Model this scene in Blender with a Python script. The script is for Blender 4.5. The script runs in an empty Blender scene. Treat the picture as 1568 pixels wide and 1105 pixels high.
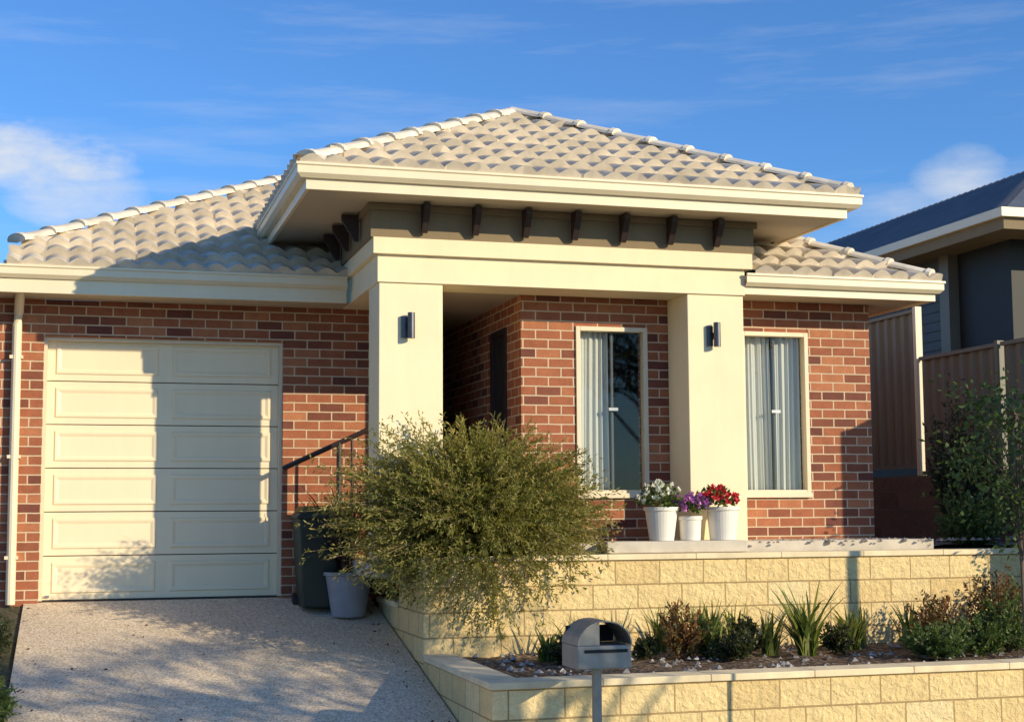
import bpy, math, random
import numpy as np
from mathutils import Vector, Matrix
random.seed(4); rng=np.random.default_rng(7)
SC=bpy.context.scene
SC.view_settings.view_transform='Standard'; SC.view_settings.look='None'; SC.view_settings.exposure=0

# ---------------------------------------------------------------- materials
def new_mat(name):
    m=bpy.data.materials.new(name); m.use_nodes=True
    nt=m.node_tree; b=nt.nodes['Principled BSDF']; return m,nt,b
def N(nt,t,**kw):
    n=nt.nodes.new(t)
    for k,v in kw.items(): setattr(n,k,v)
    return n
def mixc(nt,fac,a,b,mode='MIX'):
    n=N(nt,'ShaderNodeMix',data_type='RGBA',blend_type=mode)
    for sock,v in ((0,fac),(6,a),(7,b)):
        if isinstance(v,(int,float)): n.inputs[sock].default_value=v
        elif isinstance(v,(tuple,list)): n.inputs[sock].default_value=(*v[:3],1)
        else: nt.links.new(v,n.inputs[sock])
    return n.outputs[2]
def noise(nt,vec,scale,detail=4,rough=.55):
    n=N(nt,'ShaderNodeTexNoise'); n.inputs['Scale'].default_value=scale
    n.inputs['Detail'].default_value=detail; n.inputs['Roughness'].default_value=rough
    if vec is not None: nt.links.new(vec,n.inputs['Vector'])
    return n.outputs['Fac']
def ramp(nt,fac,stops):
    r=N(nt,'ShaderNodeValToRGB'); e=r.color_ramp.elements
    while len(e)<len(stops): e.new(.5)
    for el,(p,c) in zip(e,stops):
        el.position=p; el.color=(*c,1) if isinstance(c,(tuple,list)) else (c,c,c,1)
    nt.links.new(fac,r.inputs[0]); return r.outputs[0]
def bump(nt,b,h,strength=.5,dist=.01,prev=None):
    n=N(nt,'ShaderNodeBump'); n.inputs['Strength'].default_value=strength; n.inputs['Distance'].default_value=dist
    nt.links.new(h,n.inputs['Height'])
    if prev is not None: nt.links.new(prev,n.inputs['Normal'])
    nt.links.new(n.outputs[0],b.inputs['Normal']); return n.outputs[0]
def objco(nt): return N(nt,'ShaderNodeTexCoord').outputs['Object']
def uvco(nt): return N(nt,'ShaderNodeTexCoord').outputs['UV']
def simple(name,col,rough=.6,var=.12,scale=3,bstr=.0,bscale=60,metal=0,cell=0,stain=0):
    m,nt,b=new_mat(name); o=objco(nt)
    f=noise(nt,o,scale,6)
    d=tuple(c*(1-var) for c in col); l=tuple(min(1,c*(1+var)) for c in col)
    c=ramp(nt,f,[(.3,d),(.7,l)])
    if cell:
        v=N(nt,'ShaderNodeTexVoronoi'); v.inputs['Scale'].default_value=cell; nt.links.new(o,v.inputs['Vector'])
        sp=N(nt,'ShaderNodeSeparateColor'); nt.links.new(v.outputs['Color'],sp.inputs[0])
        c=mixc(nt,.6,c,ramp(nt,sp.outputs[0],[(0,.70),(1,1.12)]),'MULTIPLY')
    if stain:
        mp=N(nt,'ShaderNodeMapping'); mp.inputs['Scale'].default_value=(5,5,.7); nt.links.new(o,mp.inputs[0])
        c=mixc(nt,stain,c,ramp(nt,noise(nt,mp.outputs[0],1.6,7,.65),[(.35,.55),(.6,1.0)]),'MULTIPLY')
    nt.links.new(c,b.inputs['Base Color'])
    b.inputs['Roughness'].default_value=rough; b.inputs['Metallic'].default_value=metal
    if bstr: bump(nt,b,noise(nt,o,bscale,5),bstr,.004)
    return m
def brick_mat(name,c1,c2,c3,mortar,bw,rh,ms,rough=.85,rockface=False):
    m,nt,b=new_mat(name); uv=uvco(nt)
    t=N(nt,'ShaderNodeTexBrick'); t.offset=.5
    for k,v in (('Scale',1),('Mortar Size',ms),('Mortar Smooth',.15),('Bias',0),('Brick Width',bw),('Row Height',rh)): t.inputs[k].default_value=v
    nz=N(nt,'ShaderNodeTexNoise'); nz.inputs['Scale'].default_value=7; nt.links.new(uv,nz.inputs['Vector'])
    vm=N(nt,'ShaderNodeVectorMath',operation='MULTIPLY_ADD'); nt.links.new(nz.outputs['Color'],vm.inputs[0]); vm.inputs[1].default_value=(.008,.006,0); nt.links.new(uv,vm.inputs[2])
    nt.links.new(vm.outputs[0],t.inputs['Vector'])
    t.inputs['Color1'].default_value=(0,0,0,1); t.inputs['Color2'].default_value=(1,1,1,1); t.inputs['Mortar'].default_value=(.5,.5,.5,1)
    col=ramp(nt,t.outputs['Color'],[(0,c1),(.34,c2),(.72,c2),(1,c3)])
    n1=noise(nt,uv,9,6,.7); n2=noise(nt,uv,60,4,.6); n3=noise(nt,uv,1.3,3)
    k=.28 if rockface else .5
    col=mixc(nt,k,col,ramp(nt,n1,[(.3,.6),(.7,1.25)]),'MULTIPLY')
    col=mixc(nt,.3 if rockface else .4,col,ramp(nt,n2,[(.3,.6),(.7,1.25)]),'MULTIPLY')
    col=mixc(nt,.3,col,ramp(nt,n3,[(.3,.7),(.7,1.15)]),'MULTIPLY')
    mo=mixc(nt,.3,mortar,ramp(nt,n1,[(.3,.6),(.7,1.1)]),'MULTIPLY')
    col=mixc(nt,t.outputs['Fac'],col,mo)
    nt.links.new(col,b.inputs['Base Color']); b.inputs['Roughness'].default_value=rough
    inv=N(nt,'ShaderNodeMath',operation='SUBTRACT'); inv.inputs[0].default_value=1; nt.links.new(t.outputs['Fac'],inv.inputs[1])
    p=bump(nt,b,inv.outputs[0],.8,.008)
    if rockface:
        v=N(nt,'ShaderNodeTexNoise'); v.inputs['Scale'].default_value=17; v.inputs['Detail'].default_value=8; v.inputs['Roughness'].default_value=.6; v.inputs['Distortion'].default_value=.4
        nt.links.new(uv,v.inputs['Vector'])
        mm=N(nt,'ShaderNodeMath',operation='MULTIPLY'); nt.links.new(v.outputs['Fac'],mm.inputs[0]); nt.links.new(inv.outputs[0],mm.inputs[1])
        p=bump(nt,b,mm.outputs[0],.9,.032,p)
    else: p=bump(nt,b,n2,.35,.004,p)
    return m
M={}
M['brick']=brick_mat('red_brick',(.155,.045,.030),(.37,.118,.053),(.50,.195,.088),(.66,.50,.33),.24,.086,.0068)
M['block']=brick_mat('cream_block',(.78,.56,.25),(.87,.65,.31),(.92,.72,.38),(.45,.30,.13),.4,.2,.0055,.9,True)
M['brownblock']=brick_mat('brown_block',(.16,.1,.06),(.2,.13,.08),(.25,.16,.1),(.2,.15,.1),.4,.2,.006,.9,True)
M['cap']=simple('cap_stone',(.84,.69,.44),.85,.14,4,.3,90,stain=.25)
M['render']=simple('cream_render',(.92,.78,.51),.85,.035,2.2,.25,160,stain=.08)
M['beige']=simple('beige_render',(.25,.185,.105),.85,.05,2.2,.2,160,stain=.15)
M['fascia']=simple('cream_fascia',(.86,.73,.50),.4,.04,1.5,stain=.08)
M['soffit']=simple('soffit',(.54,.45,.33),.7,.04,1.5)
M['tile']=simple('roof_tile',(.65,.555,.425),.75,.16,7,.3,120,cell=3.2)
M['ridge']=simple('ridge_tile',(.80,.70,.55),.7,.12,6,.3,100,cell=2.6)
M['door']=simple('garage_door_paint',(.90,.75,.50),.42,.025,1.2,.08,220,stain=.06)
M['frame']=simple('window_frame',(.78,.66,.46),.4,.04,3)
M['black']=simple('dark_bracket',(.035,.02,.018),.5,.2,4)
M['steel']=simple('steel',(.42,.42,.43),.35,.15,8,metal=.8)
M['mailm']=simple('mailbox_metal',(.33,.30,.26),.45,.15,9,metal=.35,stain=.3)
M['lampm']=simple('lamp_metal',(.10,.10,.11),.35,.12,9,metal=.6)
M['dark']=simple('dark_interior',(.015,.015,.017),.8,.2,3)
M['binm']=simple('bin_green',(.016,.028,.020),.45,.2,5)
M['lid']=simple('bin_lid',(.20,.13,.02),.5,.15,5)
M['greypot']=simple('grey_pot',(.30,.30,.33),.7,.12,6)
M['whitepot']=simple('white_pot',(.82,.77,.68),.45,.04,5)
M['concrete']=simple('concrete',(.55,.49,.40),.85,.15,5,.3,60)
M['fence']=simple('fence_steel',(.175,.155,.112),.5,.08,1.2)
M['weather']=simple('weatherboard',(.075,.077,.080),.6,.1,2)
M['blackwall']=simple('black_wall',(.012,.012,.012),.6,.15,2)
M['bark']=simple('bark',(.16,.11,.075),.9,.3,14,.6,50)
M['stem']=simple('stem',(.19,.13,.07),.9,.3,14)
M['rail']=simple('rail_black',(.035,.022,.018),.4,.1,5)
def metal_roof():
    m,nt,b=new_mat('metal_roof'); b.inputs['Roughness'].default_value=.45; b.inputs['Metallic'].default_value=.2
    nt.links.new(ramp(nt,noise(nt,objco(nt),2,5),[(.3,(.12,.125,.135)),(.7,(.17,.175,.185))]),b.inputs['Base Color']); return m
M['metal_roof']=metal_roof()
def speckle(name,stops,scale,bstr,patch=.25,rough=.9):
    m,nt,b=new_mat(name); o=objco(nt)
    v=N(nt,'ShaderNodeTexVoronoi'); v.inputs['Scale'].default_value=scale; nt.links.new(o,v.inputs['Vector'])
    sep=N(nt,'ShaderNodeSeparateColor'); nt.links.new(v.outputs['Color'],sep.inputs[0])
    c=ramp(nt,sep.outputs[0],stops)
    c=mixc(nt,patch,c,ramp(nt,noise(nt,o,1.1,6,.65),[(.3,.45),(.7,1.2)]),'MULTIPLY')
    c=mixc(nt,.4,c,ramp(nt,noise(nt,o,scale*.25,4,.65),[(.3,.7),(.7,1.2)]),'MULTIPLY')
    nt.links.new(c,b.inputs['Base Color']); b.inputs['Roughness'].default_value=rough
    bump(nt,b,v.outputs['Distance'],bstr,.006); return m
M['drive']=speckle('exposed_aggregate',[(0,(.42,.31,.20)),(.3,(.64,.50,.34)),(.6,(.78,.64,.46)),(1,(.92,.79,.61))],95,.25,.3)
M['ground']=speckle('ground_grass_soil',[(0,(.05,.045,.02)),(.4,(.07,.075,.03)),(.7,(.09,.08,.045)),(1,(.14,.11,.07))],30,1,.5)
M['mulch']=speckle('mulch',[(0,(.03,.018,.012)),(.4,(.11,.06,.035)),(.75,(.18,.11,.06)),(1,(.36,.27,.18))],38,1,.4)
M['gravel']=speckle('gravel',[(0,(.12,.11,.10)),(.4,(.25,.22,.2)),(.75,(.36,.33,.3)),(1,(.6,.56,.5))],26,1,.3)
M['asphalt']=speckle('asphalt',[(0,(.035,.035,.037)),(.5,(.05,.05,.052)),(1,(.08,.08,.08))],120,.5,.2)
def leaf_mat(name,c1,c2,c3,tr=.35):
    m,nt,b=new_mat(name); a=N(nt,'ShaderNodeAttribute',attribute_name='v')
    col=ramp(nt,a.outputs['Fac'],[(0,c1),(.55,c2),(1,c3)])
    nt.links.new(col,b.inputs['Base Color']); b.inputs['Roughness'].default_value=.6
    t=N(nt,'ShaderNodeBsdfTranslucent'); nt.links.new(mixc(nt,1,col,(1.5,1.5,.9),'MULTIPLY'),t.inputs[0])
    ms=N(nt,'ShaderNodeMixShader'); ms.inputs[0].default_value=tr
    nt.links.new(b.outputs[0],ms.inputs[1]); nt.links.new(t.outputs[0],ms.inputs[2])
    nt.links.new(ms.outputs[0],nt.nodes['Material Output'].inputs[0]); return m
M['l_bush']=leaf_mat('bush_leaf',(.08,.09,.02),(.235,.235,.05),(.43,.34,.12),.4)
M['l_green']=leaf_mat('green_leaf',(.03,.06,.015),(.08,.13,.03),(.16,.20,.06))
M['l_dark']=leaf_mat('dark_leaf',(.02,.032,.014),(.045,.06,.022),(.10,.09,.035))
M['l_red']=leaf_mat('red_leaf',(.05,.07,.02),(.15,.09,.03),(.34,.13,.05))
M['l_strap']=leaf_mat('strap_leaf',(.06,.095,.02),(.17,.22,.045),(.34,.33,.10))
M['l_burg']=leaf_mat('burgundy_leaf',(.02,.012,.012),(.06,.022,.02),(.12,.05,.04))
M['f_red']=leaf_mat('petal_red',(.45,.01,.02),(.65,.02,.04),(.8,.10,.12),.2)
M['f_white']=leaf_mat('petal_white',(.7,.7,.6),(.8,.8,.75),(.85,.85,.8),.2)
M['f_purple']=leaf_mat('petal_purple',(.35,.10,.50),(.6,.18,.55),(.8,.45,.8),.2)
def glass_mat():
    m,nt,b=new_mat('window_glass'); nt.nodes.remove(b)
    t=N(nt,'ShaderNodeBsdfTransparent'); t.inputs[0].default_value=(.93,.95,.94,1)
    g=N(nt,'ShaderNodeBsdfGlossy'); g.inputs['Roughness'].default_value=.03; g.inputs[0].default_value=(.9,.9,.9,1)
    lw=N(nt,'ShaderNodeLayerWeight'); lw.inputs[0].default_value=.5
    p=N(nt,'ShaderNodeMath',operation='POWER'); nt.links.new(lw.outputs['Facing'],p.inputs[0]); p.inputs[1].default_value=4
    q=N(nt,'ShaderNodeMath',operation='MULTIPLY_ADD'); nt.links.new(p.outputs[0],q.inputs[0]); q.inputs[1].default_value=.7; q.inputs[2].default_value=.04
    ms=N(nt,'ShaderNodeMixShader'); nt.links.new(q.outputs[0],ms.inputs[0]); nt.links.new(t.outputs[0],ms.inputs[1]); nt.links.new(g.outputs[0],ms.inputs[2])
    nt.links.new(ms.outputs[0],nt.nodes['Material Output'].inputs[0]); return m
M['glass']=glass_mat()
def curtain():
    m,nt,b=new_mat('sheer_curtain'); b.inputs['Base Color'].default_value=(.66,.67,.62,1); b.inputs['Roughness'].default_value=.95
    t=N(nt,'ShaderNodeBsdfTransparent'); ms=N(nt,'ShaderNodeMixShader'); ms.inputs[0].default_value=.18
    nt.links.new(b.outputs[0],ms.inputs[1]); nt.links.new(t.outputs[0],ms.inputs[2]); nt.links.new(ms.outputs[0],nt.nodes['Material Output'].inputs[0]); return m
M['curtain']=curtain()

# ---------------------------------------------------------------- helpers
def link(ob,parent=None):
    SC.collection.objects.link(ob)
    if parent is not None: ob.parent=parent
    return ob
def empty(name,loc=(0,0,0)):
    e=bpy.data.objects.new(name,None); e.empty_display_size=.2; SC.collection.objects.link(e); return e
def mesh(name,V,F,mat,parent=None,uv=True,uvo=(0,0),smooth=False,bevel=0):
    me=bpy.data.meshes.new(name); me.from_pydata([tuple(v) for v in V],[],[tuple(f) for f in F]); me.validate(); me.update()
    if uv:
        l=me.uv_layers.new(name='UVMap')
        for p in me.polygons:
            n=p.normal; ax=max(range(3),key=lambda i:abs(n[i]))
            for li in p.loop_indices:
                c=me.vertices[me.loops[li].vertex_index].co
                a=(c.y,c.z) if ax==0 else ((c.x,c.z) if ax==1 else (c.x,c.y))
                l.data[li].uv=(a[0]+uvo[0],a[1]+uvo[1])
    me.materials.append(M[mat] if isinstance(mat,str) else mat)
    if smooth: me.shade_smooth()
    ob=bpy.data.objects.new(name,me); link(ob,parent)
    if bevel:
        b=ob.modifiers.new('b','BEVEL'); b.width=bevel; b.segments=2; b.limit_method='ANGLE'
    return ob
class G:
    def __init__(s): s.V=[];s.F=[]
    def add(s,V,F):
        o=len(s.V); s.V+=[tuple(v) for v in V]; s.F+=[tuple(i+o for i in f) for f in F]; return s
    def box(s,x0,x1,y0,y1,z0,z1):
        return s.add([(x0,y0,z0),(x1,y0,z0),(x1,y1,z0),(x0,y1,z0),(x0,y0,z1),(x1,y0,z1),(x1,y1,z1),(x0,y1,z1)],
          [(0,3,2,1),(4,5,6,7),(0,1,5,4),(1,2,6,5),(2,3,7,6),(3,0,4,7)])
    def tube(s,P,R,n=6,cap=True):
        P=[Vector(p) for p in P]
        if not hasattr(R,'__len__'): R=[R]*len(P)
        V=[];F=[]
        for i,p in enumerate(P):
            d=(P[min(i+1,len(P)-1)]-P[max(i-1,0)]).normalized()
            a=d.cross(Vector((0,0,1)))
            if a.length<.05: a=d.cross(Vector((1,0,0)))
            a.normalize(); b=d.cross(a)
            for k in range(n):
                t=2*math.pi*k/n; V.append(p+(a*math.cos(t)+b*math.sin(t))*R[i])
        for i in range(len(P)-1):
            for k in range(n):
                F.append((i*n+k,i*n+(k+1)%n,(i+1)*n+(k+1)%n,(i+1)*n+k))
        if cap: F.append(tuple(range(n-1,-1,-1))); F.append(tuple((len(P)-1)*n+k for k in range(n)))
        return s.add(V,F)
    def lathe(s,c,prof,n=28):
        V=[];F=[]
        for r,z in prof:
            for k in range(n):
                t=2*math.pi*k/n; V.append((c[0]+r*math.cos(t),c[1]+r*math.sin(t),c[2]+z))
        for i in range(len(prof)-1):
            for k in range(n): F.append((i*n+k,i*n+(k+1)%n,(i+1)*n+(k+1)%n,(i+1)*n+k))
        return s.add(V,F)
    def sweep(s,prof,path):
        n=len(prof);V=[];F=[];m=len(path)
        nr=[]
        for i in range(m-1):
            dx=path[i+1][0]-path[i][0];dy=path[i+1][1]-path[i][1];l=math.hypot(dx,dy);nr.append((dy/l,-dx/l))
        for i in range(m):
            if i==0: o=nr[0]
            elif i==m-1: o=nr[-1]
            else:
                a,b=nr[i-1],nr[i];o=(a[0]+b[0],a[1]+b[1]);k=2/(o[0]**2+o[1]**2);o=(o[0]*k,o[1]*k)
            for (u,z) in prof: V.append((path[i][0]+o[0]*u,path[i][1]+o[1]*u,z))
        for i in range(m-1):
            for k in range(n): F.append((i*n+k,(i+1)*n+k,(i+1)*n+(k+1)%n,i*n+(k+1)%n))
        F.append(tuple(range(n)));F.append(tuple((m-1)*n+k for k in range(n-1,-1,-1)))
        return s.add(V,F)
    def out(s,name,mat,parent=None,**k): return mesh(name,s.V,s.F,mat,parent,**k)

def leaves(name,P,D,L,W,mat,parent=None,vb=None):
    P=np.asarray(P,float);D=np.asarray(D,float);n=len(P)
    D=D/(np.linalg.norm(D,axis=1,keepdims=True)+1e-9)
    R=rng.normal(size=(n,3));S=np.cross(D,R);S/=(np.linalg.norm(S,axis=1,keepdims=True)+1e-9)
    l=(L*rng.uniform(.6,1.25,n))[:,None];w=(W*rng.uniform(.7,1.2,n))[:,None]
    V=np.empty((n,4,3));V[:,0]=P;V[:,1]=P+D*l*.5+S*w*.5;V[:,2]=P+D*l;V[:,3]=P+D*l*.5-S*w*.5
    me=bpy.data.meshes.new(name);me.vertices.add(4*n);me.vertices.foreach_set('co',V.ravel())
    me.loops.add(4*n);me.loops.foreach_set('vertex_index',np.arange(4*n,dtype=np.int32))
    me.polygons.add(n);me.polygons.foreach_set('loop_start',np.arange(0,4*n,4,dtype=np.int32));me.polygons.foreach_set('loop_total',np.full(n,4,dtype=np.int32))
    me.update();at=me.attributes.new('v','FLOAT','FACE')
    v=rng.uniform(0,1,n) if vb is None else np.clip(np.asarray(vb)+rng.uniform(-.25,.25,n),0,1)
    at.data.foreach_set('value',v.astype(np.float32))
    me.materials.append(M[mat]);ob=bpy.data.objects.new(name,me);return link(ob,parent)

def gz(y):
    return -1.8 if y<9.2 else (-.80 if y>13.97 else -1.8+(y-9.2)*(1.0/4.77))

# ---------------------------------------------------------------- ground, driveway, street
xs=[-400,-60,-12,-6,-3,-.5,2.6,6,12,40,80,400];ys=[-400,-60,-20,-4,0,4,8,9.2,10.5,12,13.97,15,20,40,90,400]
V=[(x,y,gz(y)-(.02 if -.5<=x<=2.6 else 0)) for y in ys for x in xs];nx=len(xs)
F=[(j*nx+i,j*nx+i+1,(j+1)*nx+i+1,(j+1)*nx+i) for j in range(len(ys)-1) for i in range(nx-1)]
mesh('ground',V,F,'ground')
dy=[4.2,6,8,9.2,10.2,11.2,12.2,13.2,13.99,14.2]
V=[];F=[]
for i,y in enumerate(dy):
    fl=max(0,(8.2-y))*.25
    for x in (-.52-fl,.6,1.6,2.62+fl): V.append((x,y,gz(y)+.006))
for j in range(len(dy)-1):
    for i in range(3): F.append((j*4+i,j*4+i+1,(j+1)*4+i+1,(j+1)*4+i))
mesh('driveway',V,F,'drive')
mesh('road',[(-80,-7,-1.79),(80,-7,-1.79),(80,3.6,-1.79),(-80,3.6,-1.79)],[(0,1,2,3)],'asphalt')
G().box(-80,80,3.6,3.8,-1.9,-1.68).out('kerb','concrete')

# ---------------------------------------------------------------- house
H=empty('brick_house')
YG,YH,YP=13.974,12.70,12.15
ZH,ZWH,ZWB=1.619,1.691,.146
XD1,XD2=-.397,1.780
XA,XB,XC0,XC,XE=4.288,4.990,5.935,6.641,7.311
XS=3.765
SG,SH=1.955,1.985
g=G()
g.box(-1.7,XD1,YG,YG+.24,-.95,SG);g.box(XD2,3.2,YG,YG+.24,-.95,2.0);g.box(XD1,XD2,YG+.003,YG+.24,ZH,SG)
g.box(-1.7,-1.45,YG+.24,22,-.95,SG)
g.box(2.96,3.2,YG+.24,15.7,-.95,2.0);g.box(-1.45,XE-.24,21.76,22,-.95,2.0)
g.out('garage_wall','brick',H,uvo=(.03,-.013))
g=G()
g.box(XS,XA,YH,YH+.24,-.8,SH);g.box(XB,XC0,YH,YH+.24,-.8,SH);g.box(XC,XE,YH,YH+.24,-.8,SH)
g.box(XA,XB,YH,YH+.24,-.8,ZWB-.02);g.box(XC0,XC,YH,YH+.24,-.8,ZWB-.02)
g.box(XA,XB,YH+.003,YH+.24,ZWH,SH);g.box(XC0,XC,YH+.003,YH+.24,ZWH,SH)
sy0,sy1=13.2,13.66
g.box(XS,XS+.24,YH+.24,sy0,-.8,SH);g.box(XS,XS+.24,sy1,15.7,-.8,SH);g.box(XS,XS+.24,sy0,sy1,1.69,SH);g.box(XS,XS+.24,sy0,sy1,-.8,.1)
g.box(XE-.24,XE,YH+.24,22,-.8,SH)
g.out('front_wall','brick',H,uvo=(.05,-.015))
G().box(3.2,XS,15.7,15.9,-.8,2.0).out('entry_wall','brick',H)
G().box(3.26,XS-.06,15.64,15.697,-.29,1.75).out('front_door','dark',H)
g=G();g.box(XS+.015,XS+.04,sy0+.005,sy1-.005,.105,1.685);g.out('side_window_glass','dark',H)
g=G();g.box(XS-.02,XS+.03,sy0-.04,sy0+.02,.08,1.72);g.box(XS-.02,XS+.03,sy1-.02,sy1+.04,.08,1.72);g.box(XS-.018,XS+.03,sy0+.02,sy1-.02,1.66,1.72);g.out('side_window_frame','black',H)
G().box(3.6,7.5,11.98,12.69,-.6,-.275).out('porch_slab','concrete',H)
G().box(3.205,XS-.005,12.9,15.69,-.6,-.28).out('entry_slab','concrete',H)
G().box(2.33,3.19,12.14,13.95,-.55,-.43).out('entry_landing_slab','concrete',H)
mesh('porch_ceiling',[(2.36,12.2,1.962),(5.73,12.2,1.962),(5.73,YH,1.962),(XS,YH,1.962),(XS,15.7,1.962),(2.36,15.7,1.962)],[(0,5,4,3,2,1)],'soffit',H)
def window(x0,x1,z0,z1,tag,spans):
    y=YH
    g=G();w=.042
    g.box(x0,x0+w,y-.018,y+.08,z0,z1);g.box(x1-w,x1,y-.018,y+.08,z0,z1)
    g.box(x0+w,x1-w,y-.018,y+.08,z1-w,z1);g.box(x0+w,x1-w,y-.018,y+.08,z0,z0+w)
    xm=(x0+x1)/2+.02
    g.out('frame_'+tag,'frame',H,bevel=.004)
    G().box(xm-.010,xm+.010,y+.05,y+.08,z0+w,z1-w).out('mullion_'+tag,'weather',H)
    G().box(x0-.0,x1+.0,y-.04,y-.021,z0-.03,z0+.012).out('sill_'+tag,'frame',H)
    mesh('glass_'+tag,[(x0+w,y+.045,z0+w),(x1-w,y+.045,z0+w),(x1-w,y+.045,z1-w),(x0+w,y+.045,z1-w)],[(0,1,2,3)],'glass',H)
    zl=z0+.5*(z1-z0)
    g=G();g.box(xm-.045,xm+.045,y+.02,y+.029,zl,zl+.028);g.out('latch_'+tag,'steel',H)
    g=G();g.box(x0-.2,x1+.2,y+1.2,y+1.3,z0-.3,z1+.2);g.box(x0-.3,x0-.2,y+.25,y+1.2,z0-.3,z1+.2);g.box(x1+.2,x1+.3,y+.25,y+1.2,z0-.3,z1+.2)
    g.box(x0-.2,x1+.2,y+.25,y+1.2,z0-.4,z0-.3);g.box(x0-.2,x1+.2,y+.25,y+1.2,z1+.2,z1+.3)
    g.out('room_'+tag,'dark',H)
    for si,(a,b) in enumerate(spans):
        V=[];F=[];n=int((b-a)/.003);ph=random.random()*6
        for i in range(n+1):
            x=a+(b-a)*i/n
            for j,z in enumerate((z1-.04,(z0+z1)/2,z0+.045)):
                am=(.012,.014,.016)[j]
                V.append((x+.008*math.sin(9*x+j),y+.12+am*math.sin(x*80+ph+1.9*math.sin(x*19+ph))+am*.35*math.sin(x*193+j*.3)-.012*math.sin(x*9),z))
        for i in range(n):
            for j in range(2): k=i*3+j;F.append((k,k+3,k+4,k+1))
        mesh('curtain_%s_%d'%(tag,si),V,F,'curtain',H,uv=False,smooth=True)
window(XA,XB,ZWB,ZWH,'left',[(XA+.03,XA+.36)])
window(XC0,XC,ZWB,ZWH,'right',[(XC0+.02,XC0+.36),(XC0+.37,XC-.03)])
# garage door
DY=YG+.12
g=G();rows=6;dz=(ZH+.78)/rows
for r in range(rows):
    z0=-.78+r*dz+.004;z1=-.78+(r+1)*dz-.004
    g.box(XD1+.03,XD2-.03,DY,DY+.04,z0,z1)
g.out('garage_door','door',H,bevel=.003)
G().box(XD1-.02,XD2+.02,DY+.13,DY+.16,-.9,ZH+.02).out('door_backing','dark',H)  # dark panel added behind the door to block daylight through the section gaps
g=G()
for r in range(rows):
    z0=-.78+r*dz;z1=z0+dz
    for (xa,xb) in ((XD1+.10,(XD1+XD2)/2-.06),((XD1+XD2)/2+.06,XD2-.10)):
        rings=[(0,.001),(.012,-.012),(.03,-.012),(.055,-.002)]
        V=[];F=[];za=z0+.06;zb=z1-.055
        for k,(m_,d_) in enumerate(rings):
            V+=[(xa+m_,DY+d_,za+m_),(xb-m_,DY+d_,za+m_),(xb-m_,DY+d_,zb-m_),(xa+m_,DY+d_,zb-m_)]
        for k in range(3):
            for q in range(4): F.append((k*4+q,k*4+(q+1)%4,(k+1)*4+(q+1)%4,(k+1)*4+q))
        F.append((12,13,14,15));g.add(V,F)
g.out('garage_door_panels','door',H)
g=G();g.box(XD1,XD1+.03,YG+.05,DY+.04,-.78,ZH);g.box(XD2-.03,XD2,YG+.05,DY+.04,-.78,ZH);g.box(XD1+.03,XD2-.03,YG+.05,DY+.04,ZH-.03,ZH)
g.out('garage_door_frame','frame',H)
G().box(XD1+.05,XD1+.09,DY-.02,DY-.003,-.755,-.735).out('door_lock','steel',H)
G().box(XD1,XD2,YG+.1,YG+.3,-.8,-.781).out('door_seal','black',H)
# portico
PX1,PX2=2.300,5.820
g=G();g.box(PX1,PX2,YP,YP+.5-.003,2.190,2.332);g.box(PX1,PX1+.36,YP+.5,YG-.003,2.190,2.332)
g.box(PX1+.045,PX2-.06,YP+.045,YP+.49,1.953,2.190);g.box(PX1+.045,PX1+.36,YP+.49,YG-.003,1.953,2.190)
g.box(PX2-.4,PX2,YP+.5,YH-.003,2.190,2.332)
g.out('portico_beam','render',H,bevel=.004)
g=G();g.box(2.363,2.920,YP+.065,YP+.53,-.43,1.953);g.box(5.197,5.748,YP+.065,YH-.004,-.8,1.953)
g.out('portico_columns','render',H,bevel=.006)
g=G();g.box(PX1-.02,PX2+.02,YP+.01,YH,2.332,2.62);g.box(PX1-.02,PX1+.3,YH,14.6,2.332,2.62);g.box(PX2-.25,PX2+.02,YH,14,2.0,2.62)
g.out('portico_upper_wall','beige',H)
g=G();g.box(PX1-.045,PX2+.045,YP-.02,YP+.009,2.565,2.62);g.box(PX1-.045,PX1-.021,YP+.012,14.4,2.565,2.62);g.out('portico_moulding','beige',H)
g=G()
def bracket(c,side):
    w=.026
    pr=[(0,2.61),(.15,2.61),(.15,2.56),(.035,2.375),(0,2.375)]
    V=[]
    for sgn in (-w,w):
        for (o_,z) in pr:
            V.append((c[0]+sgn,c[1]-o_,z) if not side else (c[0]-o_,c[1]+sgn,z))
    F=[tuple(range(5)),tuple(range(9,4,-1))]+[(k,k+5,(k+1)%5+5,(k+1)%5) for k in range(5)]
    g.add(V,F)
for i in range(7): bracket((2.735+i*.452,YP-.02),False)
for y in (12.65,13.15,13.65): bracket((PX1-.04,y),True)
g.out('eave_brackets','black',H)
def gutter(path,zt,name,h=.115):
    pr=[(0,zt),(.012,zt),(.014,zt-.018),(.002,zt-.028),(.002,zt-h*.72),(-.03,zt-h),(-.11,zt-h),(-.11,zt-.01),(-.10,zt-.01),(-.10,zt-h+.012),(-.03,zt-h+.012),(-.008,zt-h*.7),(-.008,zt)]
    G().sweep(pr,path).out(name,'fascia',H,uv=False)
def fascia(path,za,zb,name,mat='fascia',t=.03):
    G().sweep([(0,za),(0,zb),(-t,zb),(-t,za)],path).out(name,mat,H,uv=False)
gutter([(1.585,14.75),(1.585,11.644),(6.672,11.644),(6.672,14.6)],2.82,'portico_gutter',.12)
fascia([(1.662,14.6),(1.662,11.704),(6.55,11.704),(6.55,14.6)],2.705,2.612,'portico_fascia')
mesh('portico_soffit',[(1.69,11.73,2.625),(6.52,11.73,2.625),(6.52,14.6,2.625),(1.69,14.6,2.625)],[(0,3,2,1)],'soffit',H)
gutter([(-2.2,YG-.55),(PX1-.002,YG-.55)],2.183,'garage_gutter')
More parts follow.
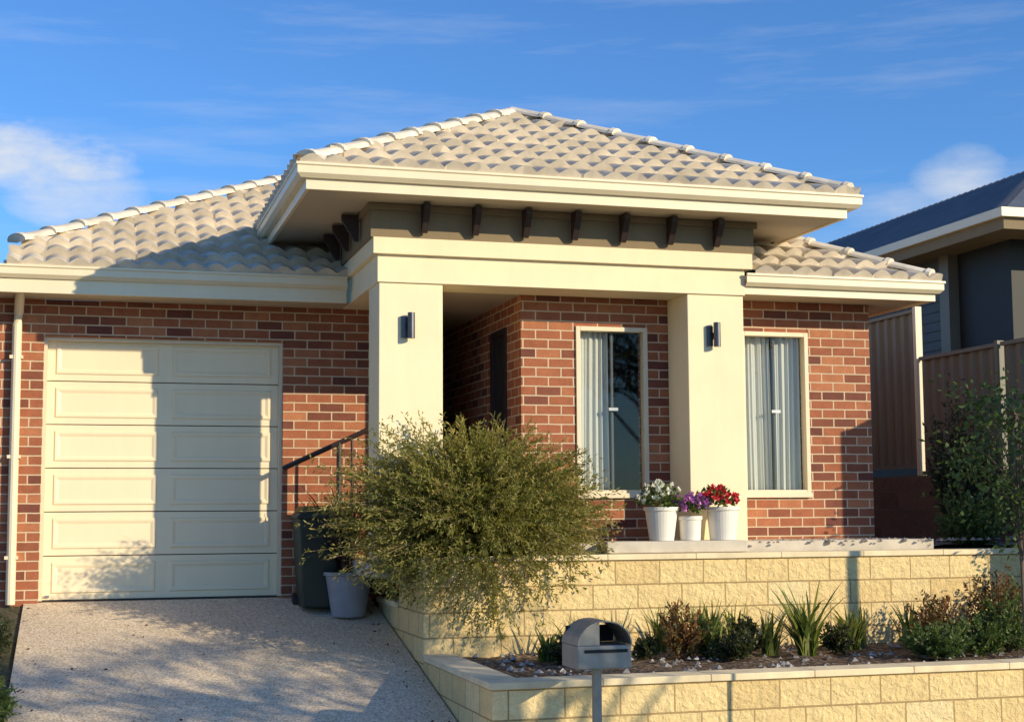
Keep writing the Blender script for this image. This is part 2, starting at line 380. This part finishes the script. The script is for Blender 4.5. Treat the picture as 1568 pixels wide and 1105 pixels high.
fascia([(-2.2,YG-.50),(PX1-.002,YG-.50)],2.075,SG-.012,'garage_fascia')
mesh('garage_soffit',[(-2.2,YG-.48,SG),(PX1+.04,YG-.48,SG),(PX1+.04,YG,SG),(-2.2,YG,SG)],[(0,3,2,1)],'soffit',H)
RX=7.81
gutter([(PX2-.058,YH-.55),(RX,YH-.55),(RX,20)],2.155,'right_gutter')
fascia([(PX2-.058,YH-.49),(RX-.06,YH-.49),(RX-.06,20)],2.045,SH-.015,'right_fascia')
mesh('right_soffit',[(5.75,YH-.47,SH+.002),(RX-.09,YH-.47,SH+.002),(RX-.09,20,SH+.002),(XE-.1,20,SH+.002),(XE-.1,YH+.1,SH+.002),(5.75,YH+.1,SH+.002)],[(0,5,4,3,2,1)],'soffit',H)
def tiles(name,A,e,s,width,T,tl,tr,tp,xmin=-1e9,xmax=1e9,pitch=.2,gauge=.29):
    A=Vector(A);e=Vector(e);s=Vector(s);V=[];F=[];step=pitch/10
    nc=int(math.ceil(T/gauge))
    up=Vector((0,0,1));nrm=(up-s*tp).normalized()
    wave=lambda x:.05*(abs(math.sin(math.pi*x/pitch))**1.1)
    for c in range(nc):
        t0=c*gauge;t1=min(T,t0+gauge+.0)
        lo0,hi0=max(xmin,tl*t0),min(xmax,width-tr*t0);lo1,hi1=max(xmin,tl*t1),min(xmax,width-tr*t1)
        if hi0-lo0<.02: break
        if hi1<lo1: lo1=hi1=(lo1+hi1)/2
        n=int((hi0-lo0)/step)+2;base=len(V);jit=[random.uniform(-.008,.008) for _ in range(int(width/(pitch*2))+3)]
        for i in range(n):
            x=min(hi0,lo0+i*step)
            xx=min(max(x,lo1),hi1)
            w=wave(x);j=jit[int(max(0,x)/(pitch*2))%len(jit)]
            p0=A+e*x+s*(t0+j)+up*(tp*(t0+j));p1=A+e*xx+s*t1+up*(tp*t1)
            V+=[p0+nrm*(w*.5-.004),p0+nrm*(w+.052+j*.6),p1+nrm*(wave(xx)*.75)]
        for i in range(n-1):
            k=base+i*3;F+=[(k,k+3,k+4,k+1),(k+1,k+4,k+5,k+2)]
    mesh(name,V,F,'tile',H,uv=False)
TP=.487
def ridge(name,A,B,r=.07,L=.37):
    A=Vector(A);B=Vector(B);d=(B-A);n=max(1,int(d.length/L));L=d.length/n;d.normalize()
    side=d.cross(Vector((0,0,1))).normalized();up=side.cross(d).normalized()
    g=G()
    for i in range(n):
        a=A+d*(i*L-.03);V=[];F=[]
        pts=[(0,r*1.16,.008),(.045,r*1.16,.008),(.05,r*1.06,.0),(L+.02,r*.96,-.006)]
        K=9
        for (q,rr,dz) in pts:
            for k in range(K):
                t=math.radians(-8+196*k/(K-1));V.append(a+d*q+side*(rr*1.45*math.cos(t))+up*(rr*math.sin(t)*.8+dz))
        V.append(a+up*-.02)
        for j in range(3):
            for k in range(K-1):F.append((j*K+k,j*K+k+1,(j+1)*K+k+1,(j+1)*K+k))
        for k in range(K-1):F.append((k+1,k,len(pts)*K))
        g.add(V,F)
    g.out(name,'ridge',H,uv=False)
px1,px2,py=1.60,6.655,11.66;hw=(px2-px1)/2;pz=2.80
tiles('portico_roof_front',(px1,py,pz),(1,0,0),(0,1,0),px2-px1,hw,1,1,TP)
tiles('portico_roof_left',(px1,20,pz),(0,-1,0),(1,0,0),20-py,hw,0,1,TP)
tiles('portico_roof_right',(px2,py,pz),(0,1,0),(-1,0,0),20-py,hw,1,0,TP)
apex=(px1+hw,py+hw,pz+TP*hw)
ridge('portico_hip_left',(px1+.08,py+.08,pz+.075),(apex[0],apex[1],apex[2]+.05))
ridge('portico_hip_right',(px2-.08,py+.08,pz+.085),(apex[0],apex[1],apex[2]+.06))
ridge('portico_ridge',(apex[0],apex[1]+.05,apex[2]+.03),(apex[0],20,apex[2]+.03))
ly=YG-.53;lz=2.165
tiles('garage_roof_front',(-1.2,ly,lz),(1,0,0),(0,1,0),5.4,4.2,1,0,TP,xmin=.49)
tiles('garage_roof_back',(4.2,ly+8.4,lz),(-1,0,0),(0,-1,0),5.4,4.2,0,1,TP,xmax=4.9)
ridge('garage_hip',(-1.2+.56,ly+.56,lz+TP*.56+.06),(3.0,ly+4.2,lz+TP*4.2+.06))
ridge('garage_ridge',(3.0,ly+4.2,lz+TP*4.2+.04),(4.2,ly+4.2,lz+TP*4.2+.04))
ry=YH-.53;rz=2.14;rx=RX-.02
tiles('right_roof_front',(PX2+.03,ry,rz),(1,0,0),(0,1,0),rx-PX2-.03,2.4,0,1,TP,xmin=0)
tiles('right_roof_side',(rx,ry,rz),(0,1,0),(-1,0,0),8,2.6,1,0,TP)
ridge('right_hip',(rx-.08,ry+.08,rz+.08),(rx-2.0,ry+2.0,rz+TP*2.0+.07))
G().box(-.74,-.70,ly+.03,ly+6,lz-.1,lz+.06).out('roof_verge','fascia',H)
g=G();g.tube([(-.60,13.55,2.08),(-.60,13.6,2.0),(-.62,13.9,1.82),(-.632,13.92,1.7),(-.632,13.92,-.80)],.042,12)
for z in (1.4,.5,-.4): g.box(-.69,-.575,13.89,13.972,z,z+.03)
g.out('downpipe','fascia',H,smooth=False)
for i,x in enumerate((2.61,5.435)):
    L_=empty('wall_light')
    g=G();g.box(x-.055,x+.0,YP+.045,YP+.064,1.48,1.66);g.out('backplate','lampm',L_)
    g=G();g.tube([(x+.02,YP+.0,1.47),(x+.02,YP+.0,1.69)],.032,16);g.out('lamp_tube','lampm',L_)
    G().box(x-.02,x+.03,YP+.02,YP+.05,1.55,1.60).out('arm','black',L_)
R_=empty('handrail');g=G()
g.tube([(1.72,13.5,.40),(2.5,13.5,.76)],.024,8);g.tube([(2.24,13.5,.64),(2.24,13.5,-.9)],.024,8);g.tube([(2.36,13.5,.69),(2.36,13.5,-.43)],.012,8)
g.out('rail','rail',R_)

# ---------------------------------------------------------------- retaining walls
W=empty('upper_retaining_wall')
XL,YU,YL=2.635,11.707,9.615
g=G();g.box(XL,14,YU,YU+.2,-1.9,-.415);g.box(XL,XL+.2,YU+.2,12.0,-1.9,-.415);g.box(XL,XL+.2,12.0,12.66,-1.9,-.63);g.box(XL,XL+.2,12.66,13.6,-1.9,-.83)
g.out('blocks','block',W,uvo=(.11,.415))
g=G();x=XL-.02
while x<14: g.box(x,min(14,x+.797),YU-.02,YU+.24,-.413,-.365);x+=.8
g.box(XL-.02,XL+.24,YU+.241,12.02,-.413,-.365);g.box(XL-.02,XL+.22,12.021,12.68,-.628,-.58);g.box(XL-.02,XL+.22,12.681,13.62,-.828,-.78)
g.out('capping','cap',W,bevel=.006)
W=empty('lower_retaining_wall')
g=G();g.box(XL,14,YL,YL+.2,-2.0,-1.19);g.box(XL,XL+.2,YL+.2,YU-.003,-2.0,-1.19);g.out('blocks','block',W,uvo=(.05,1.19))
g=G()
x=XL-.02
g.box(x,x+.26,YL+.241,YU-.005,-1.188,-1.14)
while x<14:
    g.box(x,min(14,x+.797),YL-.02,YL+.24,-1.188,-1.14);x+=.8
g.out('capping','cap',W,bevel=.006)
def sheet(name,x0,x1,y0,y1,z,amp,mat,st=.12):
    nx=int((x1-x0)/st)+1;ny=int((y1-y0)/st)+1
    V=[(x0+(x1-x0)*i/nx,y0+(y1-y0)*j/ny,z+random.uniform(-amp,amp)) for j in range(ny+1) for i in range(nx+1)]
    F=[(j*(nx+1)+i,j*(nx+1)+i+1,(j+1)*(nx+1)+i+1,(j+1)*(nx+1)+i) for j in range(ny) for i in range(nx)]
    mesh(name,V,F,mat,smooth=True)
sheet('garden_bed',XL+.19,14,YL+.19,YU,-1.17,.02,'mulch')
sheet('upper_garden_bed',XL+.19,3.6,YU+.19,13.96,-.46,.015,'mulch')
sheet('gravel_path',7.5,9,12.0,22,-.335,.012,'gravel',.15)
G().box(4.05,5.05,11.955,11.975,-.42,-.345).box(4.25,5.55,11.80,12.12,-.362,-.262).out('stepping_stone','concrete',bevel=.01)
g=G()
for i in range(620):
    up=random.random()<.45
    x=random.uniform(3,9);y=random.uniform(9.85,11.65) if up else random.uniform(11.9,12.4);z=-1.16 if up else -.29
    if not up and x<5.7: continue
    r=random.uniform(.012,.035)
    V=[(x+r*math.cos(a)*random.uniform(.8,1.3),y+r*math.sin(a)*random.uniform(.8,1.3),z) for a in [k*1.2566 for k in range(5)]]+[(x+random.uniform(-.3,.3)*r,y,z+r*.9)]
    g.add(V,[(k,(k+1)%5,5) for k in range(5)])
g.out('garden_stones','gravel')
P=[];D=[]
for i in range(110):
    x=random.uniform(-.5,2.55)if random.random()<.3 else random.choice((-.45,2.5))+random.gauss(0,.10);y=random.uniform(9,13.8)
    if not -.5<x<2.6: continue
    P.append((x,y,gz(y)+.012));D.append((random.gauss(0,1),random.gauss(0,1),.1))
leaves('fallen_leaves',P,D,.032,.018,'l_burg')

# ---------------------------------------------------------------- plants
def stem_bush(name,base,cen,rad,nst,nl,L,Wd,mat,tmin=.35,lift=.5,keep=None):
    E=empty(name);P=[];D=[];vb=[];g=G();base=np.array(base);cen=np.array(cen);rad=np.array(rad)
    lob=rng.normal(size=(14,3));lob/=np.linalg.norm(lob,axis=1,keepdims=True)
    lw=rng.uniform(-.16,.18,14)
    for i in range(nst):
        d=rng.normal(size=3);d/=np.linalg.norm(d)
        r=rng.uniform(.35,1)**.5*(1+float(np.sum(lw*np.clip((lob@d-.7)/.3,0,1)))+rng.uniform(-.08,.12))
        tgt=cen+d*rad*r
        if keep is not None and not keep(tgt): continue
        mid=(base+tgt)/2+np.array([0,0,lift*rad[2]*rng.uniform(.3,1)])
        clump=rng.uniform(.15,.85)
        ts=np.sort(rng.uniform(tmin,1,nl))
        for t in ts:
            p=(1-t)**2*base+2*t*(1-t)*mid+t*t*tgt; tg=2*(1-t)*(mid-base)+2*t*(tgt-mid);tg/=np.linalg.norm(tg)+1e-9
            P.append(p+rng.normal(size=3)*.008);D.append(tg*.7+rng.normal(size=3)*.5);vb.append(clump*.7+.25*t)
        if i%3==0:
            g.tube([tuple((1-t)**2*base+2*t*(1-t)*mid+t*t*tgt) for t in (0,.25,.5,.75,1)],[.008,.006,.005,.003,.0015],3,False)
    leaves('leaves',P,D,L,Wd,mat,E,vb);g.out('stems','stem',E,uv=False)
    return E
def crown_tree(name,base,cen,rad,ncl,nl,L,Wd,mat,tr=.05,spread=.16,trunk_top=None,flat=.7):
    E=empty(name);g=G();base=Vector(base);cen=Vector(cen)
    tt=Vector(trunk_top) if trunk_top else cen-Vector((0,0,rad[2]*.4))
    pts=[base.lerp(tt,k/5)+Vector((random.uniform(-1,1),random.uniform(-1,1),0))*tr*.5*(k>0) for k in range(6)]
    g.tube(pts,[tr*(1.15-.1*k) for k in range(6)],8)
    P=[];D=[];vb=[]
    for i in range(ncl):
        d=rng.normal(size=3);d/=np.linalg.norm(d);r=rng.uniform(.15,1)**.5
        c=np.array(cen)+d*np.array(rad)*r
        st=Vector(pts[random.choice((3,4,5))]);m_=(st+Vector(c))/2+Vector((0,0,.1*rad[2]))
        g.tube([st,m_,Vector(c)],[tr*.4,tr*.22,tr*.08],4,False)
        cv=rng.uniform(.1,.8);s=spread*rng.uniform(.6,1.3)
        q=c+rng.normal(size=(nl,3))*s*np.array([1,1,flat])
        P.append(q);D.append((q-c)+rng.normal(size=(nl,3))*s*.7+np.array([0,0,-.3*s]));vb+=[cv]*nl
    leaves('leaves',np.vstack(P),np.vstack(D),L,Wd,mat,E,vb);g.out('trunk','bark',E,uv=False);return E
def strappy(name,x,y,z,n,h,w,mat='l_strap',spread=.6):
    V=[];F=[];vv=[]
    for i in range(n):
        a=random.uniform(0,2*math.pi);hh=h*random.uniform(.5,1.1);o=random.uniform(.1,spread)*hh;ww=w*random.uniform(.7,1.2)
        bx=x+random.uniform(-.05,.05);by=y+random.uniform(-.05,.05);sx,sy=-math.sin(a+random.uniform(-.6,.6)),math.cos(a);b=len(V);c=random.random()
        K=6;dr=random.uniform(.0,.45)
        for k in range(K):
            t=k/(K-1);px=bx+math.cos(a)*o*t**1.5;py=by+math.sin(a)*o*t**1.5;pz=z+hh*(t-dr*t**3);q=ww*(1-t**2)*.5+.0008
            V+=[(px-sx*q,py-sy*q,pz),(px+sx*q,py+sy*q,pz)]
        for k in range(K-1):F.append((b+2*k,b+2*k+1,b+2*k+3,b+2*k+2));vv.append(c)
    ob=mesh(name,V,F,mat,None,uv=False);at=ob.data.attributes.new('v','FLOAT','FACE');at.data.foreach_set('value',vv);return ob

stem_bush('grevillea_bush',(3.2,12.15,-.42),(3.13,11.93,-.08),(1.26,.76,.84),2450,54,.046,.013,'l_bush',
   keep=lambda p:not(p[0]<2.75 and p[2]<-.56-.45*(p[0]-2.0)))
bz=-1.16
for (x,y,n,h,w,sp) in ((5.55,10.75,80,.62,.032,.8),(4.75,11.2,50,.50,.024,.6),(5.0,11.35,46,.50,.024,.6),(4.55,11.4,34,.48,.022,.6),(6.15,11.1,60,.42,.028,1.0),(3.45,11.0,50,.32,.024,.6),(5.25,11.45,34,.52,.024,.6),(6.8,11.3,40,.42,.024,.8),(3.8,11.35,28,.36,.022,.6),(5.9,11.4,28,.42,.022,.8),(6.35,11.35,30,.42,.024,.8),(4.2,11.45,24,.40,.02,.6),(5.3,10.9,44,.45,.026,.9),(4.8,10.85,40,.42,.024,.7)):
    strappy('strappy_plant',x,y,bz,n,h,w,spread=sp)
for (x,y,h) in ((3.35,9.35,.2),(3.6,9.3,.22),(2.95,9.4,.16)): strappy('strappy_plant',x,y,-1.8,24,h+.2,.014)
for (x,y,r,h,mat,n) in ((4.55,10.9,.20,.40,'l_red',90),(5.12,11.0,.18,.28,'l_dark',80),(6.75,10.8,.28,.44,'l_red',110),(7.4,10.9,.32,.58,'l_red',150),(7.25,10.5,.25,.44,'l_green',120),(4.8,11.0,.16,.30,'l_green',80),
     (6.45,10.3,.3,.24,'l_green',150),(6.9,10.4,.25,.28,'l_green',120),(4.9,10.7,.2,.2,'l_dark',90),(5.9,10.9,.15,.22,'l_dark',70),(3.55,10.8,.15,.2,'l_dark',60),(4.25,10.95,.1,.16,'l_dark',40),(7.9,11.1,.35,.6,'l_green',160),(3.9,10.9,.09,.14,'l_red',40)):
    stem_bush('garden_shrub',(x,y,bz),(x,y,bz+h*.6),(r,r,h*.55),n,28,.037,.018,mat,.3,.2)
stem_bush('fence_shrub',(8.45,13.0,-.3),(8.50,13.0,.48),(.38,.4,.85),170,40,.05,.02,'l_dark',.3,.2)
stem_bush('garden_shrub',(8.15,12.3,-.35),(8.1,12.3,-.12),(.36,.3,.32),170,36,.045,.022,'l_green',.2,.2)
crown_tree('young_tree',(5.74,8.15,-1.8),(5.68,8.2,.30),(.34,.33,.60),46,60,.045,.024,'l_green',.014,.075,(5.73,8.15,.6))
stem_bush('verge_shrub',(-.70,10.95,-1.45),(-.62,10.95,-1.35),(.17,.55,.26),200,34,.04,.018,'l_green',.3,.3)
stem_bush('verge_shrub',(-.76,12.6,-1.1),(-.70,12.6,-1.0),(.15,.5,.2),140,30,.04,.018,'l_dark',.3,.3)
crown_tree('street_tree',(9.4,3.0,-1.8),(8.9,3.0,2.62),(2.5,1.7,.80),38,70,.11,.055,'l_green',.09,.21,None,.28)
crown_tree('garden_tree',(8.98,10.9,-1.2),(8.95,10.9,.35),(.33,.35,.85),40,60,.06,.03,'l_green',.025,.11)
G().tube([(9.05,9.0,-1.8),(9.05,9.0,.95)],.045,10).out('shadow_post','bark')  # unseen post, added and sized to cast a slim shadow up the upper wall
def pot(name,x,y,z,r0,r1,h,mat):
    E=empty(name)
    G().lathe((x,y,z),[(0,0),(r0,0),(r0*1.02,.01),(r1*.97,h-.035),(r1*1.06,h-.03),(r1*1.06,h),(r1*.95,h),(r1*.92,h-.04),(0,h-.04)],32).out('pot_body',mat,E,uv=False,smooth=False)
    return E
def flowers(E,x,y,z,r,mat,nf=26,ng=260):
    d=rng.normal(size=(ng,3));d[:,2]=np.abs(d[:,2]);d/=np.linalg.norm(d,axis=1,keepdims=True)
    leaves('foliage',np.array([x,y,z])+d*r*rng.uniform(.3,.95,(ng,1))*np.array([1,1,.8]),d+rng.normal(size=(ng,3))*.5,.055,.035,'l_green',E)
    P=[];D=[]
    for i in range(nf):
        d=rng.normal(size=3);d[2]=abs(d[2])+.25;d[1]-=.4;d/=np.linalg.norm(d);c=np.array([x,y,z])+d*r*rng.uniform(.85,1.15)*np.array([1,1,.85])
        for k in range(10):
            v=d*.5+rng.normal(size=3);P.append(c);D.append(v)
    leaves('blooms',P,D,.034,.03,mat,E)
PYY=11.96
e=pot('white_flower_pot',4.81,PYY,-.26,.105,.145,.29,'whitepot');flowers(e,4.79,PYY,.05,.21,'f_white',26)
e=pot('white_flower_pot',5.08,PYY,-.26,.085,.10,.21,'whitepot');flowers(e,5.06,PYY-.03,.0,.14,'f_purple',26,160);flowers(e,5.12,PYY,.04,.13,'f_purple',20,160)
e=pot('white_flower_pot',5.39,PYY,-.26,.115,.145,.29,'whitepot');flowers(e,5.33,PYY,.05,.19,'f_red',40)
e=pot('grey_planter_pot',2.30,13.30,-.935,.15,.215,.40,'greypot')
cp=strappy('cordyline_leaves',2.26,13.30,-.56,100,.85,.036,'l_burg',.75);cp.parent=e
B_=empty('wheelie_bin')
def frust(g,x0,x1,y0,y1,z0,z1,ins):
    g.add([(x0+ins,y0+ins,z0),(x1-ins,y0+ins,z0),(x1-ins,y1-ins,z0),(x0+ins,y1-ins,z0),(x0,y0,z1),(x1,y0,z1),(x1,y1,z1),(x0,y1,z1)],[(0,3,2,1),(4,5,6,7),(0,1,5,4),(1,2,6,5),(2,3,7,6),(3,0,4,7)])
g=G();frust(g,1.85,2.27,13.32,13.82,-.86,.0,.05);g.box(1.83,2.29,13.30,13.84,-.06,-.02);g.out('body','binm',B_,bevel=.02)
g=G();frust(g,1.90,2.22,13.36,13.8,.003,.06,-.03);g.out('lid','lid',B_,bevel=.012)
g=G();g.tube([(1.86,13.8,-.82),(1.90,13.8,-.82)],.08,16);g.tube([(2.22,13.8,-.82),(2.26,13.8,-.82)],.08,16);g.tube([(1.9,13.9,-.0),(2.2,13.9,-.0)],.015,8);g.out('wheels_handle','black',B_)
MB=empty('letterbox')
mx0,mx1,my0,my1=3.03,3.40,9.0,9.32
g=G();g.box(mx0,mx1,my0,my1,-1.01,-.86);g.out('box','mailm',MB,bevel=.008)
g=G();K=18;V=[];F=[];cx=(mx0+mx1)/2;rx_=(mx1-mx0)/2
for yy in (my0-.015,my1):
    for rr in (1.0,.955):
        for k in range(K+1):
            t=math.pi*k/K;V.append((cx-rx_*rr*math.cos(t),yy,-.858+.155*rr*math.sin(t)))
n1=K+1
for k in range(K):
    F+=[(k,k+1,n1+k+1,n1+k),(k,2*n1+k,2*n1+k+1,k+1),(n1+k,n1+k+1,3*n1+k+1,3*n1+k),(2*n1+k,3*n1+k,3*n1+k+1,2*n1+k+1)]
g.add(V,F);g.out('arched_hood','mailm',MB,uv=False,smooth=False)
V=[(mx0+.01,my0+.01,-.858),(cx-.03,my0+.01,-.858)]+[(cx-rx_*.95*math.cos(t),my0+.01,-.858+.145*math.sin(t)) for t in (1.4,1.1,.8,.5,.2)]
mesh('front_plate',V,[tuple(range(len(V)))],'mailm',MB)
G().box(mx0+.02,mx1-.02,my1-.03,my1-.02,-.857,-.75).out('back_plate','dark',MB)
G().box(mx0+.05,mx1-.03,my0-.008,my0-.001,-.905,-.885).out('slot','dark',MB)
G().box(3.185,3.235,9.12,9.17,-1.85,-1.012).out('post','mailm',MB)

# ---------------------------------------------------------------- fence
Fn=empty('boundary_fence');xf=9.0
def fpanel(y0,y1,z0,z1,pm='fence'):
    g=G();V=[];F=[];n=int((y1-y0)/.03)
    for i in range(n+1):
        y=y0+(y1-y0)*i/n;x=xf+(.028 if (i%6) in (0,1,2) else 0)
        V+=[(x,y,z0),(x,y,z1)]
    for i in range(n):F.append((2*i,2*i+1,2*i+3,2*i+2))
    g.add(V,F);g.box(xf-.025,xf+.045,y0,y1,z1,z1+.04);g.box(xf-.02,xf+.04,y0,y1,z0-.04,z0);g.out('panel','fence',Fn)
    G().box(xf-.03,xf+.05,y0-.03,y0+.03,z0-.3,z1+.06).out('post',pm,Fn)
fpanel(14.58,17,.5,2.22,'frame');fpanel(17,19.4,.5,2.22);fpanel(19.4,22,.5,2.22);fpanel(13.05,14.52,.42,1.66);fpanel(10.6,12.98,.3,1.66)
G().box(xf-.05,xf+.15,10.6,22,-1.2,.37).out('base_wall','brownblock',Fn)

# ---------------------------------------------------------------- neighbouring house
NB=empty('neighbouring_house')
ex,nz,rX,rZ,ny0=10.6,3.6,13.1,4.9,15.15
V=[];F=[];n=260
yy=np.linspace(ny0,26,n)
for i,y in enumerate(yy):
    off=.02*(1 if (i%4)in(0,) else 0)
    t=min(1,(y-ny0)/2.5)
    V+=[(ex,y,nz+off),(ex+(rX-ex)*t,y,nz+(rZ-nz)*t+off)]
for i in range(n-1):F.append((2*i,2*i+1,2*i+3,2*i+2))
V+=[(ex,ny0,nz),(2*rX-ex,ny0,nz),(rX,ny0+2.5,rZ),(2*rX-ex,26,nz),(rX,26,rZ)];k=len(V)
F+=[(k-5,k-4,k-3),(k-4,k-2,k-1,k-3)]
mesh('metal_roof',V,F,'metal_roof',NB,uv=False)
gl=G();gl.sweep([(0,nz+.01),(.0,nz-.1),(-.12,nz-.1),(-.12,nz+.01)],[(ex-.1,26),(ex-.1,ny0-.1),(16,ny0-.1)]);gl.out('gutter','fascia',NB,uv=False)
gl=G();gl.sweep([(0,nz-.102),(.0,nz-.24),(-.03,nz-.24),(-.03,nz-.102)],[(ex-.03,26),(ex-.03,ny0-.03),(16,ny0-.03)]);gl.out('fascia','beige',NB,uv=False)
mesh('soffit',[(ex,ny0,nz-.2),(16,ny0,nz-.2),(16,26,nz-.2),(ex,26,nz-.2)],[(0,3,2,1)],'beige',NB)
G().box(11.1,11.3,17.3,26,-1,nz-.2).out('side_wall','weather',NB)
g=G()
for i in range(24): g.box(11.085,11.1,17.3,26,.2+i*.13,.2+i*.13+.11)
g.out('weatherboards','weather',NB)
G().box(11.05,11.32,17.08,17.3,-1,nz-.2).out('corner_post','fence',NB)
G().box(11.2,15.5,15.9,17.07,-1,nz-.2).out('dark_wall','blackwall',NB)

# ---------------------------------------------------------------- camera, sun, sky
yaw,pitch,roll=.282,.094,.006
d=Vector((math.sin(yaw)*math.cos(pitch),math.cos(yaw)*math.cos(pitch),math.sin(pitch)))
r=Vector((math.cos(yaw),-math.sin(yaw),0));u=r.cross(d)
R2=r*math.cos(roll)-u*math.sin(roll);U2=r*math.sin(roll)+u*math.cos(roll)
cd=bpy.data.cameras.new('camera');cd.sensor_width=36;cd.lens=36*2246.6/1568;cd.shift_y=18.2/1568;cd.clip_end=2000;cd.clip_start=.05
co=bpy.data.objects.new('camera',cd);SC.collection.objects.link(co)
co.matrix_world=Matrix(((R2.x,U2.x,-d.x,0),(R2.y,U2.y,-d.y,0),(R2.z,U2.z,-d.z,0),(0,0,0,1)))
SC.camera=co
az,el=math.radians(43.2),math.radians(18.6)
s=Vector((math.sin(az)*math.cos(el),-math.cos(az)*math.cos(el),math.sin(el)))
ld=bpy.data.lights.new('sun','SUN');ld.energy=5.0;ld.angle=math.radians(.5);ld.color=(1,.85,.58)
lo=bpy.data.objects.new('sun',ld);SC.collection.objects.link(lo);lo.rotation_euler=(-s).to_track_quat('-Z','Y').to_euler();lo.location=(20,-10,20)
w=bpy.data.worlds.new('World');SC.world=w;w.use_nodes=True;nt=w.node_tree;bg=nt.nodes['Background']
sky=N(nt,'ShaderNodeTexSky',sky_type='NISHITA');sky.sun_disc=False;sky.sun_elevation=el;sky.sun_rotation=math.pi-az
sky.air_density=1.0;sky.dust_density=.3;sky.ozone_density=2.0;sky.altitude=100
tc=N(nt,'ShaderNodeTexCoord').outputs['Generated']
sx=N(nt,'ShaderNodeSeparateXYZ');nt.links.new(tc,sx.inputs[0])
def mt(op,a,b=None,c=None):
    n=N(nt,'ShaderNodeMath',operation=op)
    for i,v in enumerate((a,b,c)):
        if v is None: continue
        if isinstance(v,(int,float)): n.inputs[i].default_value=v
        else: nt.links.new(v,n.inputs[i])
    return n.outputs[0]
azn=mt('ARCTAN2',sx.outputs[0],sx.outputs[1]);eln=mt('ARCSINE',sx.outputs[2])
cb=N(nt,'ShaderNodeCombineXYZ');nt.links.new(azn,cb.inputs[0]);nt.links.new(mt('MULTIPLY',eln,2.2),cb.inputs[1])
nz1=noise(nt,cb.outputs[0],16,9,.65)
tot=None
for (a0,e0,wa,we,st) in ((-.045,.228,.085,.030,.8),(-.01,.205,.06,.025,.5),(.585,.212,.04,.030,.4),(.545,.195,.05,.02,.3)):
    q=mt('ADD',mt('POWER',mt('DIVIDE',mt('SUBTRACT',azn,a0),wa),2),mt('POWER',mt('DIVIDE',mt('SUBTRACT',eln,e0),we),2))
    m_=mt('MAXIMUM',mt('SUBTRACT',1,q),0)
    v=mt('MULTIPLY',mt('MAXIMUM',mt('SUBTRACT',mt('ADD',m_,mt('MULTIPLY',nz1,1.6)),1.1),0),mt('MULTIPLY',mt('MINIMUM',mt('MULTIPLY',m_,3),1),st*1.4))
    tot=v if tot is None else mt('MAXIMUM',tot,v)
mp=N(nt,'ShaderNodeMapping');mp.inputs['Rotation'].default_value=(0,0,-.35);mp.inputs['Scale'].default_value=(2.2,9,1);nt.links.new(cb.outputs[0],mp.inputs[0])
ci=noise(nt,mp.outputs[0],1.6,8,.62)
cir=mt('MULTIPLY',mt('MAXIMUM',mt('SUBTRACT',ci,.50),0),.9)
tot=mt('MINIMUM',mt('ADD',tot,cir),.9)
skyc=mixc(nt,1,sky.outputs[0],(.49,.86,1.34),'MULTIPLY')
skc=mixc(nt,tot,skyc,(5.6,5.8,6.0))
nt.links.new(skc,bg.inputs[0]);bg.inputs[1].default_value=.14
